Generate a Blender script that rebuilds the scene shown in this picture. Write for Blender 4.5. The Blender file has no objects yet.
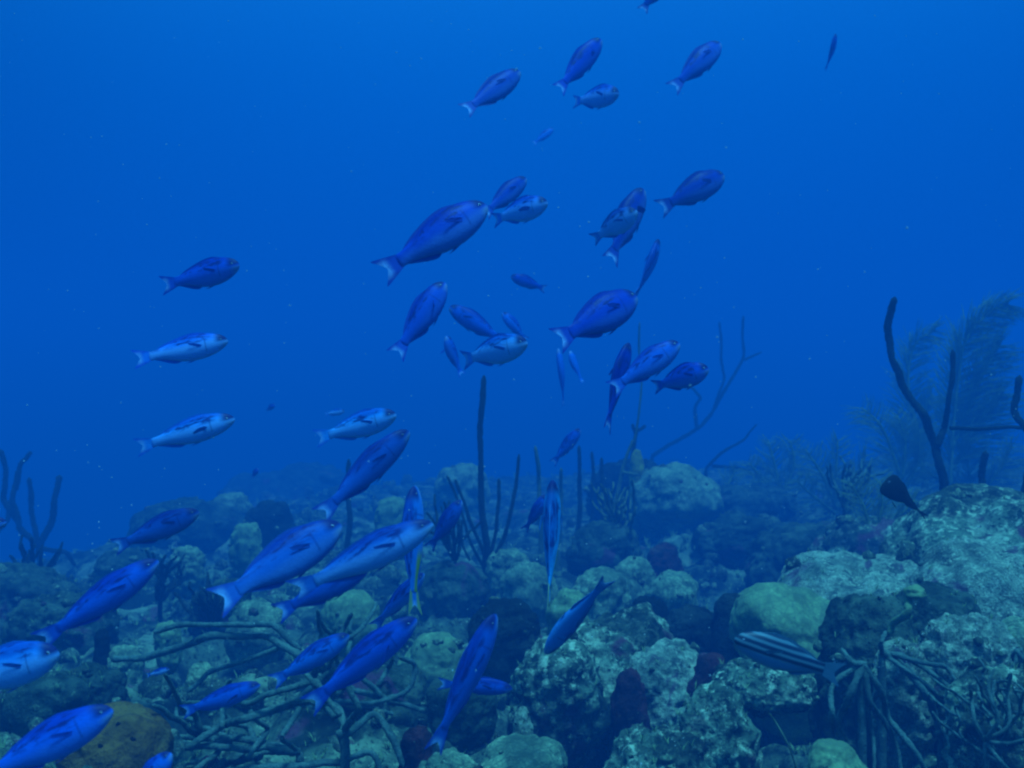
import bpy, math, random
import numpy as np
from mathutils import Vector, Matrix, Quaternion
random.seed(7)
S = bpy.context.scene
COL = S.collection
F = 1005.0; ZC = 1.5; 
def DS(d): return d*1.3*(1+.14*max(0, d-2))   # how far off a piece of the reef stands
R = math.radians

# ------------------------------------------------------------------ camera
cam = bpy.data.cameras.new('camera'); co = bpy.data.objects.new('camera', cam); COL.objects.link(co)
co.location = (0, 0, ZC); co.rotation_euler = (R(90), 0, 0)
cam.sensor_width = 36; cam.lens = 36*F/1024; cam.clip_start = .02; cam.clip_end = 500
cam.dof.use_dof = True; cam.dof.focus_distance = 2.8; cam.dof.aperture_fstop = 5
S.camera = co
# ------------------------------------------------------------------ water light
w = bpy.data.worlds.new('World'); S.world = w; w.use_nodes = True
nt = w.node_tree; nt.nodes.clear()
def N(t, typ, **k):
    n = t.nodes.new(typ)
    for a, b in k.items(): setattr(n, a, b)
    return n
out = N(nt, 'ShaderNodeOutputWorld'); bg = N(nt, 'ShaderNodeBackground'); bg2 = N(nt, 'ShaderNodeBackground')
add = N(nt, 'ShaderNodeAddShader')
geo = N(nt, 'ShaderNodeTexCoord'); sep = N(nt, 'ShaderNodeSeparateXYZ')
nt.links.new(geo.outputs['Generated'], sep.inputs[0])
mr = N(nt, 'ShaderNodeMapRange'); mr.inputs[1].default_value = -1; mr.inputs[2].default_value = 1
nt.links.new(sep.outputs['Z'], mr.inputs[0])
ramp = N(nt, 'ShaderNodeValToRGB'); nt.links.new(mr.outputs[0], ramp.inputs[0])
cr = ramp.color_ramp; cr.interpolation = 'B_SPLINE'
cr.elements[0].position = 0; cr.elements[0].color = (0, .012, .06, 1)
cr.elements[1].position = 1; cr.elements[1].color = (.12, .75, 1.5, 1)
for p, c in ((.38, (0, .03, .17)), (.5, (0, .085, .46)), (.60, (0, .115, .54)), (.70, (.0, .17, .68)), (.85, (.03, .45, 1.1))):
    e = cr.elements.new(p); e.color = (*c, 1)
nt.links.new(ramp.outputs[0], bg.inputs[0])
# brighter towards the open water ahead and up, darker to the sides
dp = N(nt, 'ShaderNodeVectorMath', operation='DOT_PRODUCT'); nt.links.new(geo.outputs['Generated'], dp.inputs[0]); dp.inputs[1].default_value = Vector((.07, .93, .36)).normalized()
gl = N(nt, 'ShaderNodeMapRange', interpolation_type='SMOOTHSTEP'); nt.links.new(dp.outputs['Value'], gl.inputs[0])
gl.inputs[1].default_value = .80; gl.inputs[2].default_value = 1.0; gl.inputs[3].default_value = .70; gl.inputs[4].default_value = 1.03; nt.links.new(gl.outputs[0], bg.inputs[1])
sky = N(nt, 'ShaderNodeTexSky'); sky.sky_type = 'NISHITA'; sky.sun_disc = False
SUN_EL, SUN_AZ = R(76), R(150)
sky.sun_elevation = SUN_EL; sky.sun_rotation = SUN_AZ
tint = N(nt, 'ShaderNodeMix', data_type='RGBA', blend_type='MULTIPLY'); tint.inputs[0].default_value = 1
nt.links.new(sky.outputs[0], tint.inputs[6]); tint.inputs[7].default_value = (.04, .55, .55, 1)
win = N(nt, 'ShaderNodeMapRange', interpolation_type='SMOOTHSTEP'); win.inputs[1].default_value = .45; win.inputs[2].default_value = .85
nt.links.new(sep.outputs['Z'], win.inputs[0])
ms = N(nt, 'ShaderNodeMath', operation='MULTIPLY'); ms.inputs[1].default_value = .10
nt.links.new(win.outputs[0], ms.inputs[0]); nt.links.new(ms.outputs[0], bg2.inputs[1])
nt.links.new(tint.outputs[2], bg2.inputs[0])
nt.links.new(bg.outputs[0], add.inputs[0]); nt.links.new(bg2.outputs[0], add.inputs[1]); nt.links.new(add.outputs[0], out.inputs[0])

sl = bpy.data.lights.new('sun', 'SUN'); so = bpy.data.objects.new('sun', sl); COL.objects.link(so)
sl.energy = 4.9; sl.angle = R(10); sl.color = (.10, .62, 1.0)
sd = Vector((math.sin(SUN_AZ)*math.cos(SUN_EL), math.cos(SUN_AZ)*math.cos(SUN_EL), math.sin(SUN_EL)))
so.rotation_euler = sd.to_track_quat('Z', 'Y').to_euler(); so.location = (0, 0, 12)
S.view_settings.view_transform = 'Standard'; S.view_settings.look = 'None'
S.view_settings.exposure = 0.08; S.view_settings.gamma = 1; S.view_settings.use_curve_mapping = False
S.cycles.max_bounces = 4; S.cycles.diffuse_bounces = 2; S.cycles.volume_bounces = 0
S.cycles.use_denoising = True
S.cycles.filter_width = 2.3

# ------------------------------------------------------------------ helpers
def P(px, py, d): return Vector(((px-512)/F*d, d, ZC-(py-384)/F*d))
def tag(o, label=None, cat=None, group=None, kind=None):
    if label: o['label'] = label
    if cat: o['category'] = cat
    if group: o['group'] = group
    if kind: o['kind'] = kind
    return o
def empty(name, loc=(0, 0, 0)):
    o = bpy.data.objects.new(name, None); COL.objects.link(o); o.location = loc; o.empty_display_size = .05; return o
def mesh(name, V, Fc, mat=None, parent=None, smooth=True, loc=None):
    me = bpy.data.meshes.new(name); me.from_pydata([tuple(v) for v in V], [], [tuple(f) for f in Fc])
    if mat: me.materials.append(mat)
    if smooth: me.polygons.foreach_set('use_smooth', [True]*len(me.polygons))
    o = bpy.data.objects.new(name, me); COL.objects.link(o)
    if parent: o.parent = parent
    if loc is not None: o.location = loc
    return o
# -- numpy noise
def _h(ix, iy, iz, s=0):
    n = (ix.astype(np.int64)*374761393 + iy.astype(np.int64)*668265263 + iz.astype(np.int64)*2147483647 + s*974634777) & 0xffffffff
    n = ((n ^ (n >> 13))*1274126177) & 0xffffffff
    n = ((n ^ (n >> 16))*2246822519) & 0xffffffff
    return ((n ^ (n >> 15)) & 0xffffff)/float(0xffffff)
def vnoise(p, s=0):
    i = np.floor(p); f = p-i; u = f*f*f*(f*(f*6-15)+10); r = 0
    for a in (0, 1):
        for b in (0, 1):
            for c in (0, 1):
                wgt = (u[:, 0] if a else 1-u[:, 0])*(u[:, 1] if b else 1-u[:, 1])*(u[:, 2] if c else 1-u[:, 2])
                r = r+wgt*_h(i[:, 0]+a, i[:, 1]+b, i[:, 2]+c, s)
    return r*2-1
def fbm(p, o=4, s=0):
    r = 0; a = 1; t = 0
    for k in range(o):
        r = r+a*vnoise(p*2**k+k*7.3, s+k); t += a; a *= .5
    return r/t
def domes(p, s=0, two=False):
    """rounded knobs: 1-(distance to the nearest cell point)^2, 0..1"""
    i = np.floor(p); best = np.full(len(p), 9.)
    for a in (-1, 0, 1):
        for b in (-1, 0, 1):
            for c in ((0,) if two else (-1, 0, 1)):
                x = i[:, 0]+a; y = i[:, 1]+b; z = i[:, 2]+c
                q = np.stack([x+.15+.7*_h(x, y, z, s), y+.15+.7*_h(x, y, z, s+1), (p[:, 2] if two else z+.15+.7*_h(x, y, z, s+2))], 1)
                rad = .7+.5*_h(x, y, z, s+3)
                best = np.minimum(best, ((p-q)**2).sum(1)/rad**2)
    return np.clip(1-best, 0, 1)

# ------------------------------------------------------------------ materials
def newmat(name):
    m = bpy.data.materials.new(name); m.use_nodes = True
    t = m.node_tree; t.nodes.clear()
    o = N(t, 'ShaderNodeOutputMaterial'); b = N(t, 'ShaderNodeBsdfPrincipled'); t.links.new(b.outputs[0], o.inputs[0])
    return m, t, b
def cmix(t, fac, a, b, mode='MIX'):
    n = N(t, 'ShaderNodeMix', data_type='RGBA', blend_type=mode)
    for sock, v in ((n.inputs[0], fac), (n.inputs[6], a), (n.inputs[7], b)):
        if hasattr(v, 'is_linked'): t.links.new(v, sock)
        elif isinstance(v, (tuple, list)): sock.default_value = (*v, 1)
        else: sock.default_value = v
    return n.outputs[2]
def mathn(t, op, a, b=None, clamp=False):
    n = N(t, 'ShaderNodeMath', operation=op, use_clamp=clamp)
    for s_, v in ((n.inputs[0], a), (n.inputs[1], b)):
        if v is None: continue
        if hasattr(v, 'is_linked'): t.links.new(v, s_)
        else: s_.default_value = v
    return n.outputs[0]
def step(t, v, lo, hi):
    n = N(t, 'ShaderNodeMapRange', interpolation_type='SMOOTHSTEP'); t.links.new(v, n.inputs[0])
    n.inputs[1].default_value = lo; n.inputs[2].default_value = hi; return n.outputs[0]
def noisen(t, co_, sc, det=4, rough=.6, dist=0):
    n = N(t, 'ShaderNodeTexNoise'); t.links.new(co_, n.inputs['Vector']); n.inputs['Scale'].default_value = sc
    n.inputs['Detail'].default_value = det; n.inputs['Roughness'].default_value = rough; n.inputs['Distortion'].default_value = dist
    return n.outputs[0]
def reefmat(name, base, dark, pale, sc=9, patch=None, patch_amt=.55, speck=0, bump=.5, palecut=.52, bs=60, broad=.6, ridge=0):
    base, dark, pale = [(c[0], c[1]*.92, c[2]*.62) for c in (base, dark, pale)]
    m, t, b = newmat(name)
    tc = N(t, 'ShaderNodeTexCoord'); oi = N(t, 'ShaderNodeObjectInfo')
    vm = N(t, 'ShaderNodeVectorMath', operation='ADD'); t.links.new(tc.outputs['Object'], vm.inputs[0])
    sv = N(t, 'ShaderNodeCombineXYZ'); r10 = mathn(t, 'MULTIPLY', oi.outputs['Random'], 40.)
    for k in range(3): t.links.new(r10, sv.inputs[k])
    t.links.new(sv.outputs[0], vm.inputs[1]); c_ = vm.outputs[0]
    n1 = noisen(t, c_, sc, 6, .65, .4); n2 = noisen(t, c_, sc*3.1, 5, .7); n3 = noisen(t, c_, sc*.37, 3, .5, .6); n4 = noisen(t, c_, sc*9, 3, .6)
    col = cmix(t, step(t, n1, .36, .6), dark, base)
    n5 = noisen(t, c_, sc*.42, 3, .55, .3)
    col = cmix(t, step(t, n2, palecut, palecut+.14), col, pale)
    col = cmix(t, mathn(t, 'MULTIPLY', step(t, n5, .50, .38), broad), col, dark)
    col = cmix(t, mathn(t, 'MULTIPLY', step(t, n5, .55, .66), broad*.7), col, pale)
    if patch: col = cmix(t, mathn(t, 'MULTIPLY', step(t, n3, patch_amt, patch_amt+.07), .85), col, patch)
    if speck: col = cmix(t, step(t, n4, .70-speck, .76-speck), col, (.62, .62, .55))
    col = cmix(t, step(t, n4, .50, .28), col, dark)
    if ridge:
        wv = N(t, 'ShaderNodeTexVoronoi', feature='DISTANCE_TO_EDGE'); t.links.new(c_, wv.inputs['Vector']); wv.inputs['Scale'].default_value = ridge
        col = cmix(t, mathn(t, 'MULTIPLY', step(t, wv.outputs['Distance'], .12, .02), .55), col, dark)
    t.links.new(col, b.inputs['Base Color']); b.inputs['Roughness'].default_value = .9; b.inputs['Specular IOR Level'].default_value = .1
    hs = mathn(t, 'ADD', n2, mathn(t, 'MULTIPLY', noisen(t, c_, bs, 3, .6), .6))
    bp = N(t, 'ShaderNodeBump'); bp.inputs['Strength'].default_value = bump; bp.inputs['Distance'].default_value = .02
    t.links.new(hs, bp.inputs['Height']); t.links.new(bp.outputs[0], b.inputs['Normal'])
    return m
M = {}
M['seabed'] = reefmat('reef_rock', (.11, .15, .12), (.012, .018, .02), (.38, .46, .36), 7, (.16, .035, .07), .64, .0, .55, .56, 60, .85)
M['rubble'] = reefmat('reef_rubble', (.12, .16, .12), (.025, .03, .035), (.42, .48, .38), 12, (.15, .04, .07), .62, .05, .6)
M['pale'] = reefmat('pale_coral', (.32, .40, .29), (.10, .14, .12), (.50, .56, .42), 14, None, .5, .02, .5, .5, 60, .6, 38)
M['green'] = reefmat('green_coral', (.28, .37, .22), (.15, .2, .14), (.36, .45, .28), 10, None, .5, 0, .3, .55, 60, .3, 30)
M['dull'] = reefmat('dull_coral', (.075, .11, .095), (.022, .035, .036), (.17, .22, .18), 12, (.15, .04, .08), .63, .0, .7, .56)
M['rock'] = reefmat('rough_rock', (.17, .23, .19), (.022, .032, .033), (.60, .66, .58), 9, (.15, .03, .06), .60, .02, .7, .50, 60, .8)
M['red'] = reefmat('red_sponge', (.13, .03, .045), (.03, .015, .025), (.2, .13, .11), 16, None, .5, 0, .8, .58)
M['dark'] = reefmat('dark_sponge', (.03, .04, .045), (.012, .016, .02), (.07, .09, .09), 16, None, .5, 0, .8, .6)
M['orange'] = reefmat('orange_sponge', (.30, .14, .04), (.14, .07, .03), (.38, .22, .08), 14, None, .5, 0, .7, .6)
M['yellow'] = reefmat('yellow_sponge', (.42, .40, .05), (.25, .22, .03), (.5, .5, .12), 20, None, .5, 0, .5)
M['rope'] = reefmat('sea_rod', (.16, .24, .26), (.07, .11, .13), (.24, .33, .33), 30, None, .5, 0, .5, .58, 160)
M['rod'] = reefmat('dark_sea_rod', (.035, .045, .04), (.015, .02, .022), (.06, .075, .06), 30, None, .5, 0, .6, .6, 160)
M['plume'] = reefmat('sea_plume', (.26, .36, .20), (.16, .22, .14), (.32, .42, .25), 20, None, .5, 0, .2)
M['tan'] = reefmat('tan_rod', (.16, .2, .13), (.09, .12, .09), (.24, .28, .18), 30, None, .5, 0, .4)
M['whitish'] = reefmat('bare_coral', (.44, .50, .45), (.10, .13, .13), (.72, .74, .68), 20, (.16, .06, .1), .6, .06, .9, .5)

# ------------------------------------------------------------------ terrain
ANCH = [(0, 790, 1.6), (200, 800, 1.7), (360, 790, 1.8), (500, 785, 1.8), (620, 800, 1.8), (800, 900, 1.6), (1020, 780, 1.5), (900, 770, 1.7),
 (60, 705, 2.2), (180, 705, 2.3), (300, 700, 2.3), (480, 715, 2.2), (590, 800, 2.15), (640, 800, 2.2), (700, 790, 2.2), (790, 900, 1.95), (800, 860, 2.1), (950, 700, 2.0), (1030, 680, 2.0),
 (60, 650, 2.8), (200, 650, 2.8), (330, 640, 2.9), (450, 645, 2.9), (540, 640, 2.9), (700, 650, 2.9), (800, 690, 2.5), (900, 640, 2.4), (1000, 610, 2.5),
 (0, 600, 3.6), (150, 598, 3.5), (300, 590, 3.6), (450, 592, 3.6), (600, 595, 3.6), (720, 585, 3.8), (850, 600, 3.0), (960, 570, 3.1), (1080, 560, 3.1),
 (-60, 600, 4.8), (60, 595, 4.8), (150, 540, 5.0), (300, 520, 5.2), (450, 522, 5.2), (600, 520, 5.0), (700, 510, 5.0), (850, 512, 4.6), (1000, 482, 4.4),
 (-100, 610, 6.5), (60, 600, 6.5), (140, 545, 6.2), (250, 500, 6.5), (400, 492, 6.5), (550, 490, 6.5), (700, 478, 6.5), (850, 474, 6.2), (1000, 455, 6),
 (0, 630, 9), (200, 550, 9), (500, 500, 9), (800, 480, 9), (1050, 470, 9)]
AX = np.array([tuple(P(a[0], a[1], DS(a[2]))) for a in ANCH])
AX = np.vstack([AX, [[-6, 1, .75], [-3, .2, .7], [0, .2, .72], [3, .2, .7], [6, 1, .8], [-7, 5, .3], [7, 5, .95], [-2, -3, .7], [2, -3, .7],
                     [-14, 10, -1.6], [14, 10, .6], [-16, 34, -5], [0, 34, -4], [18, 34, -3.5]]])
def ground0(x, y):
    x = np.asarray(x, float); y = np.asarray(y, float)
    num = np.zeros(x.shape); den = np.zeros(x.shape)
    rr = .22+.10*np.clip(y, 0, 20)
    for a in AX:
        d2 = (x-a[0])**2+(y-a[1])**2
        wg = 1/(d2/rr**2+.10)**2.4
        num += wg*a[2]; den += wg
    z = num/den
    far = np.clip((np.maximum(y, np.abs(x)*1.3)-27)/16, 0, 1)
    return z*(1-far)+far*-5.5
def ground_np(x, y):
    z = ground0(x, y)
    p = np.stack([x, y, np.zeros_like(x)], 1)
    wx = vnoise(p*3.1, 5)*.12; wy = vnoise(p*3.1, 9)*.12
    q = p+np.stack([wx, wy, 0*wx], 1)
    z = z+.10*fbm(p*.9, 2, 3)+.24*domes(q*1.7, 11, True)**.8+.13*domes(q*4.0, 21, True)**.7+.05*domes(q*9., 31, True)**.8+.014*domes(q*24., 41, True)-.50
    z = z+.014*fbm(p*16, 4, 8)
    return z
def ground(x, y): return float(ground_np(np.array([x], float), np.array([y], float))[0])
def axis(lo, dlo, dhi, hi, st, g):
    a = list(np.arange(dlo, dhi, st)); s_ = st; v = a[-1]
    while v < hi: s_ *= g; v += s_; a.append(v)
    s_ = st; v = a[0]; pre = []
    while v > lo: s_ *= g; v -= s_; pre.append(v)
    return np.array(pre[::-1]+a)
xs = axis(-60, -2.2, 2.2, 60, .014, 1.018); ys = axis(-8, 1.8, 5.0, 80, .014, 1.018)
X, Y = np.meshgrid(xs, ys); x = X.ravel(); y = Y.ravel(); z = ground_np(x, y)
nx, ny = len(xs), len(ys)
idx = np.arange(nx*ny).reshape(ny, nx)
fc = np.stack([idx[:-1, :-1], idx[:-1, 1:], idx[1:, 1:], idx[1:, :-1]], -1).reshape(-1, 4)
sb = mesh('seabed', np.stack([x, y, z], 1).tolist(), fc.tolist(), M['seabed']); tag(sb, kind='structure')

# ------------------------------------------------------------------ icosphere data
import bmesh
ICO = {}
def ico(n):
    if n not in ICO:
        bm = bmesh.new(); bmesh.ops.create_icosphere(bm, subdivisions=n, radius=1)
        ICO[n] = (np.array([tuple(v.co) for v in bm.verts]), [[v.index for v in f.verts] for f in bm.faces]); bm.free()
    return ICO[n]
SEED = [100]
def head(name, label, cat, px, ptop, d, wpx, mat, style='lumpy', depth=None, over=0., hole=0., tilt=0., flat=1., group=None, low=None):
    """a coral head whose top shows at (px,ptop), wpx wide, rooted in the reef below it"""
    SEED[0] += 1; s_ = SEED[0]; d = DS(d)
    top = P(px, ptop, d); rx = wpx/F*d/2; ry = depth if depth else rx*.9
    zb = min(float(ground0(np.array([top.x]), np.array([d]))[0])-.12, top.z-rx*.9)
    if low is not None: zb = P(px, low, d).z
    hz = (top.z-zb)/2; c = Vector((top.x, d, zb+hz))
    V, Fc = ico(6 if wpx > 50 else 5); V = V.copy()
    u = V[:, 2]
    rad = np.sqrt(V[:, 0]**2+V[:, 1]**2)+1e-6
    k = 1/np.maximum(rad, .25)**(.35*flat)                        # fuller shoulders than a sphere
    k = np.where(u < 0, k*(1-over*np.clip(-u*1.6, 0, 1)), k)
    B = np.stack([V[:, 0]*k*rx, V[:, 1]*k*ry, np.sign(u)*np.abs(u)**(.8)*hz], 1)
    B[:, 2] += B[:, 0]*math.tan(R(tilt))
    nrm = V/np.linalg.norm(V, axis=1, keepdims=True)
    q = B+s_*3.17; sz = min(rx, hz*1.5)
    if style == 'lumpy':
        dsp = .30*fbm(q/sz*.9, 3, s_)+.26*domes(q/sz*1.7, s_)+.10*domes(q/sz*4.5, s_+5)+.04*fbm(q/sz*12, 3, s_)
    elif style == 'smooth':
        dsp = .30*fbm(q/sz*1.1, 4, s_)+.16*domes(q/sz*2.0, s_)+.02*domes(q/.022, s_+3)+.05*fbm(q/.06, 4, s_)
    elif style == 'rock':
        dsp = .42*fbm(q/sz*1.1, 5, s_)+.16*domes(q/sz*2.6, s_)+.12*domes(q/sz*6, s_+3)+.08*fbm(q/.03, 4, s_+9)
    elif style == 'knobby':
        dsp = .18*fbm(q/sz, 2, s_)+.34*domes(q/sz*2.6, s_)+.12*domes(q/sz*7, s_+2)
    B = B+nrm*(dsp[:, None])*sz
    B[:, 2] -= (B[:, 2].max()-hz)
    o = mesh(name, B.tolist(), Fc, mat, loc=c)
    tag(o, label, cat, group); return o

def catmull(pts, rad, n=7):
    P_ = [pts[0]*2-pts[1]]+list(pts)+[pts[-1]*2-pts[-2]]; o = []; rr = []
    for i in range(1, len(P_)-2):
        for k in range(n):
            t = k/n; a, b, c, d = P_[i-1:i+3]
            o.append(.5*((2*b)+(c-a)*t+(2*a-5*b+4*c-d)*t*t+(3*b-a-3*c+d)*t**3)); rr.append(rad[i-1]+(rad[i]-rad[i-1])*t)
    o.append(pts[-1]); rr.append(rad[-1]); return o, rr
def tube(V, Fc, pts, rad, ns=8, rough=.12, n=7, blunt=True):
    pts, rad = catmull([Vector(p) for p in pts], rad, n); b0 = len(V); up = Vector((.3, .2, 1)).normalized()
    m = len(pts)
    for i, p in enumerate(pts):
        t = (pts[min(i+1, m-1)]-pts[max(i-1, 0)]).normalized()
        a = t.cross(up); a = a.normalized() if a.length > .05 else t.orthogonal().normalized(); b = t.cross(a)
        r0 = rad[i]*(1 if (i < m-1 or not blunt) else .45)
        for k in range(ns):
            r_ = r0*(1+random.uniform(-rough, rough)); an = 2*math.pi*k/ns
            V.append(p+(a*math.cos(an)+b*math.sin(an))*r_)
    for i in range(m-1):
        for k in range(ns):
            q = b0+i*ns; Fc.append((q+k, q+(k+1) % ns, q+ns+(k+1) % ns, q+ns+k))
    V.append(pts[-1]+(pts[-1]-pts[-2]).normalized()*rad[-1]*.4); e = len(V)-1; q = b0+(m-1)*ns
    for k in range(ns): Fc.append((q+k, q+(k+1) % ns, e))
    V.append(pts[0]); e = len(V)-1
    for k in range(ns): Fc.append((b0+(k+1) % ns, b0+k, e))
def blob(V, Fc, c, r, n=2, s_=1, amp=.35, sc=(1, 1, 1)):
    U, Q = ico(n); k = 1+amp*vnoise(U*1.7+s_*2.7, s_)+amp*.5*vnoise(U*4+s_, s_+1); b0 = len(V)
    B = U*k[:, None]*r*np.array(sc)+np.array(tuple(c))
    V.extend([Vector(v) for v in B]); Fc.extend([[i+b0 for i in f] for f in Q])
def wiggle(pts, d, amp):
    o = []
    for i, p in enumerate(pts):
        o.append(p+Vector((0, random.uniform(-amp, amp)*3, 0)))
    return o
GR = .72
def gorgonian(name, label, cat, d, base, branches, mat, part='branch', group=None, ns=8, rough=.14, wig=.012, stem=True):
    """base=(px,py): foot; branches: list of (points, radius px at start, at end)"""
    d = DS(d); b = P(*base, d); g = ground(b.x, b.y); foot = Vector((b.x, b.y, min(b.z, g) if stem else b.z))
    root = empty(name, foot); tag(root, label, cat, group)
    V = []; Fc = []; branches = [(p, a_*GR, b_*GR) for p, a_, b_ in branches]; r0 = max(p[1] for p in branches)/F*d
    blob(V, Fc, (0, 0, 0), r0*2.0, 3, random.randint(1, 99), .3, (1.3, 1.3, .8))
    if b.z > g+.01 and stem: tube(V, Fc, [(0, 0, 0), (0, 0, (b.z-foot.z)*.5), b-foot], [r0*1.3, r0*1.1, r0], ns)
    mesh('holdfast', V, Fc, mat, root)
    for pts, ra, rb in branches:
        W = [P(p[0], p[1], d+(p[2] if len(p) > 2 else 0))-foot for p in pts]
        W = [W[0]]+wiggle(W[1:], d, wig)
        # more bends along the way
        Z = [W[0]]
        for a, c in zip(W, W[1:]):
            L = (c-a).length
            if L > .09: Z.append(a.lerp(c, .5)+Vector((random.uniform(-1, 1), random.uniform(-1, 1), random.uniform(-.3, .3)))*L*.035)
            Z.append(c)
        m = len(Z); rr = [(ra+(rb-ra)*i/(m-1))/F*d*random.uniform(.88, 1.12) for i in range(m)]
        V = []; Fc = []; tube(V, Fc, Z, rr, ns, rough); mesh(part, V, Fc, mat, root)
    return root
def plume(name, label, cat, d, base, stems, mat, stemmat, plen=40, dens=1., group=None, thick=.27, droop=.3):
    d = DS(d); b = P(*base, d); g = ground(b.x, b.y); foot = Vector((b.x, b.y, min(b.z, g)))
    root = empty(name, foot); tag(root, label, cat, group)
    V = []; Fc = []; blob(V, Fc, (0, 0, 0), 5/F*d, 2, 3); tube(V, Fc, [(0, 0, -.01), (b-foot)*.5, b-foot+Vector((0, 0, .001))], [4/F*d]*3, 6)
    mesh('holdfast', V, Fc, stemmat, root)
    for pts in stems:
        W = [P(p[0], p[1], d+(p[2] if len(p) > 2 else 0))-foot for p in pts]
        C, _ = catmull(W, [1]*len(W), 10)
        V = []; Fc = []; tube(V, Fc, W, [2.2/F*d*(1-.6*i/(len(W)-1)) for i in range(len(W))], 6)
        L = plen/F*d; acc = 0; nst = 1.2/F*d/dens
        tot = sum((C[i+1]-C[i]).length for i in range(len(C)-1)); run = 0
        for i in range(len(C)-1):
            seg = (C[i+1]-C[i]); sl_ = seg.length; tdir = seg.normalized(); acc += sl_; run += sl_; f = run/tot
            while acc > nst:
                acc -= nst; p0 = C[i].lerp(C[i+1], random.random())
                if f < .12: continue
                l = L*(.55+.6*math.sin(math.pi*min(1, f*.85+.12)))*random.uniform(.7, 1.15)
                side = tdir.cross(Vector((0, 1, .0))).normalized()*random.choice((-1, 1))
                dr = (side*random.uniform(.5, 1)+Vector((.35, 0, -.05))+Vector((0, 1, 0))*random.uniform(-.55, .55)+tdir*random.uniform(.5, 1.0)).normalized()
                mid = p0+dr*l*.55; en = p0+dr*l+Vector((0, 0, -droop*l*random.uniform(.2, 1)))+tdir*l*.15
                r_ = thick*1.0/F*d
                tube(V, Fc, [p0, mid, en], [r_, r_*.9, r_*.6], 3, .05, 3)
        mesh('plume', V, Fc, mat, root)
    return root

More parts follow.
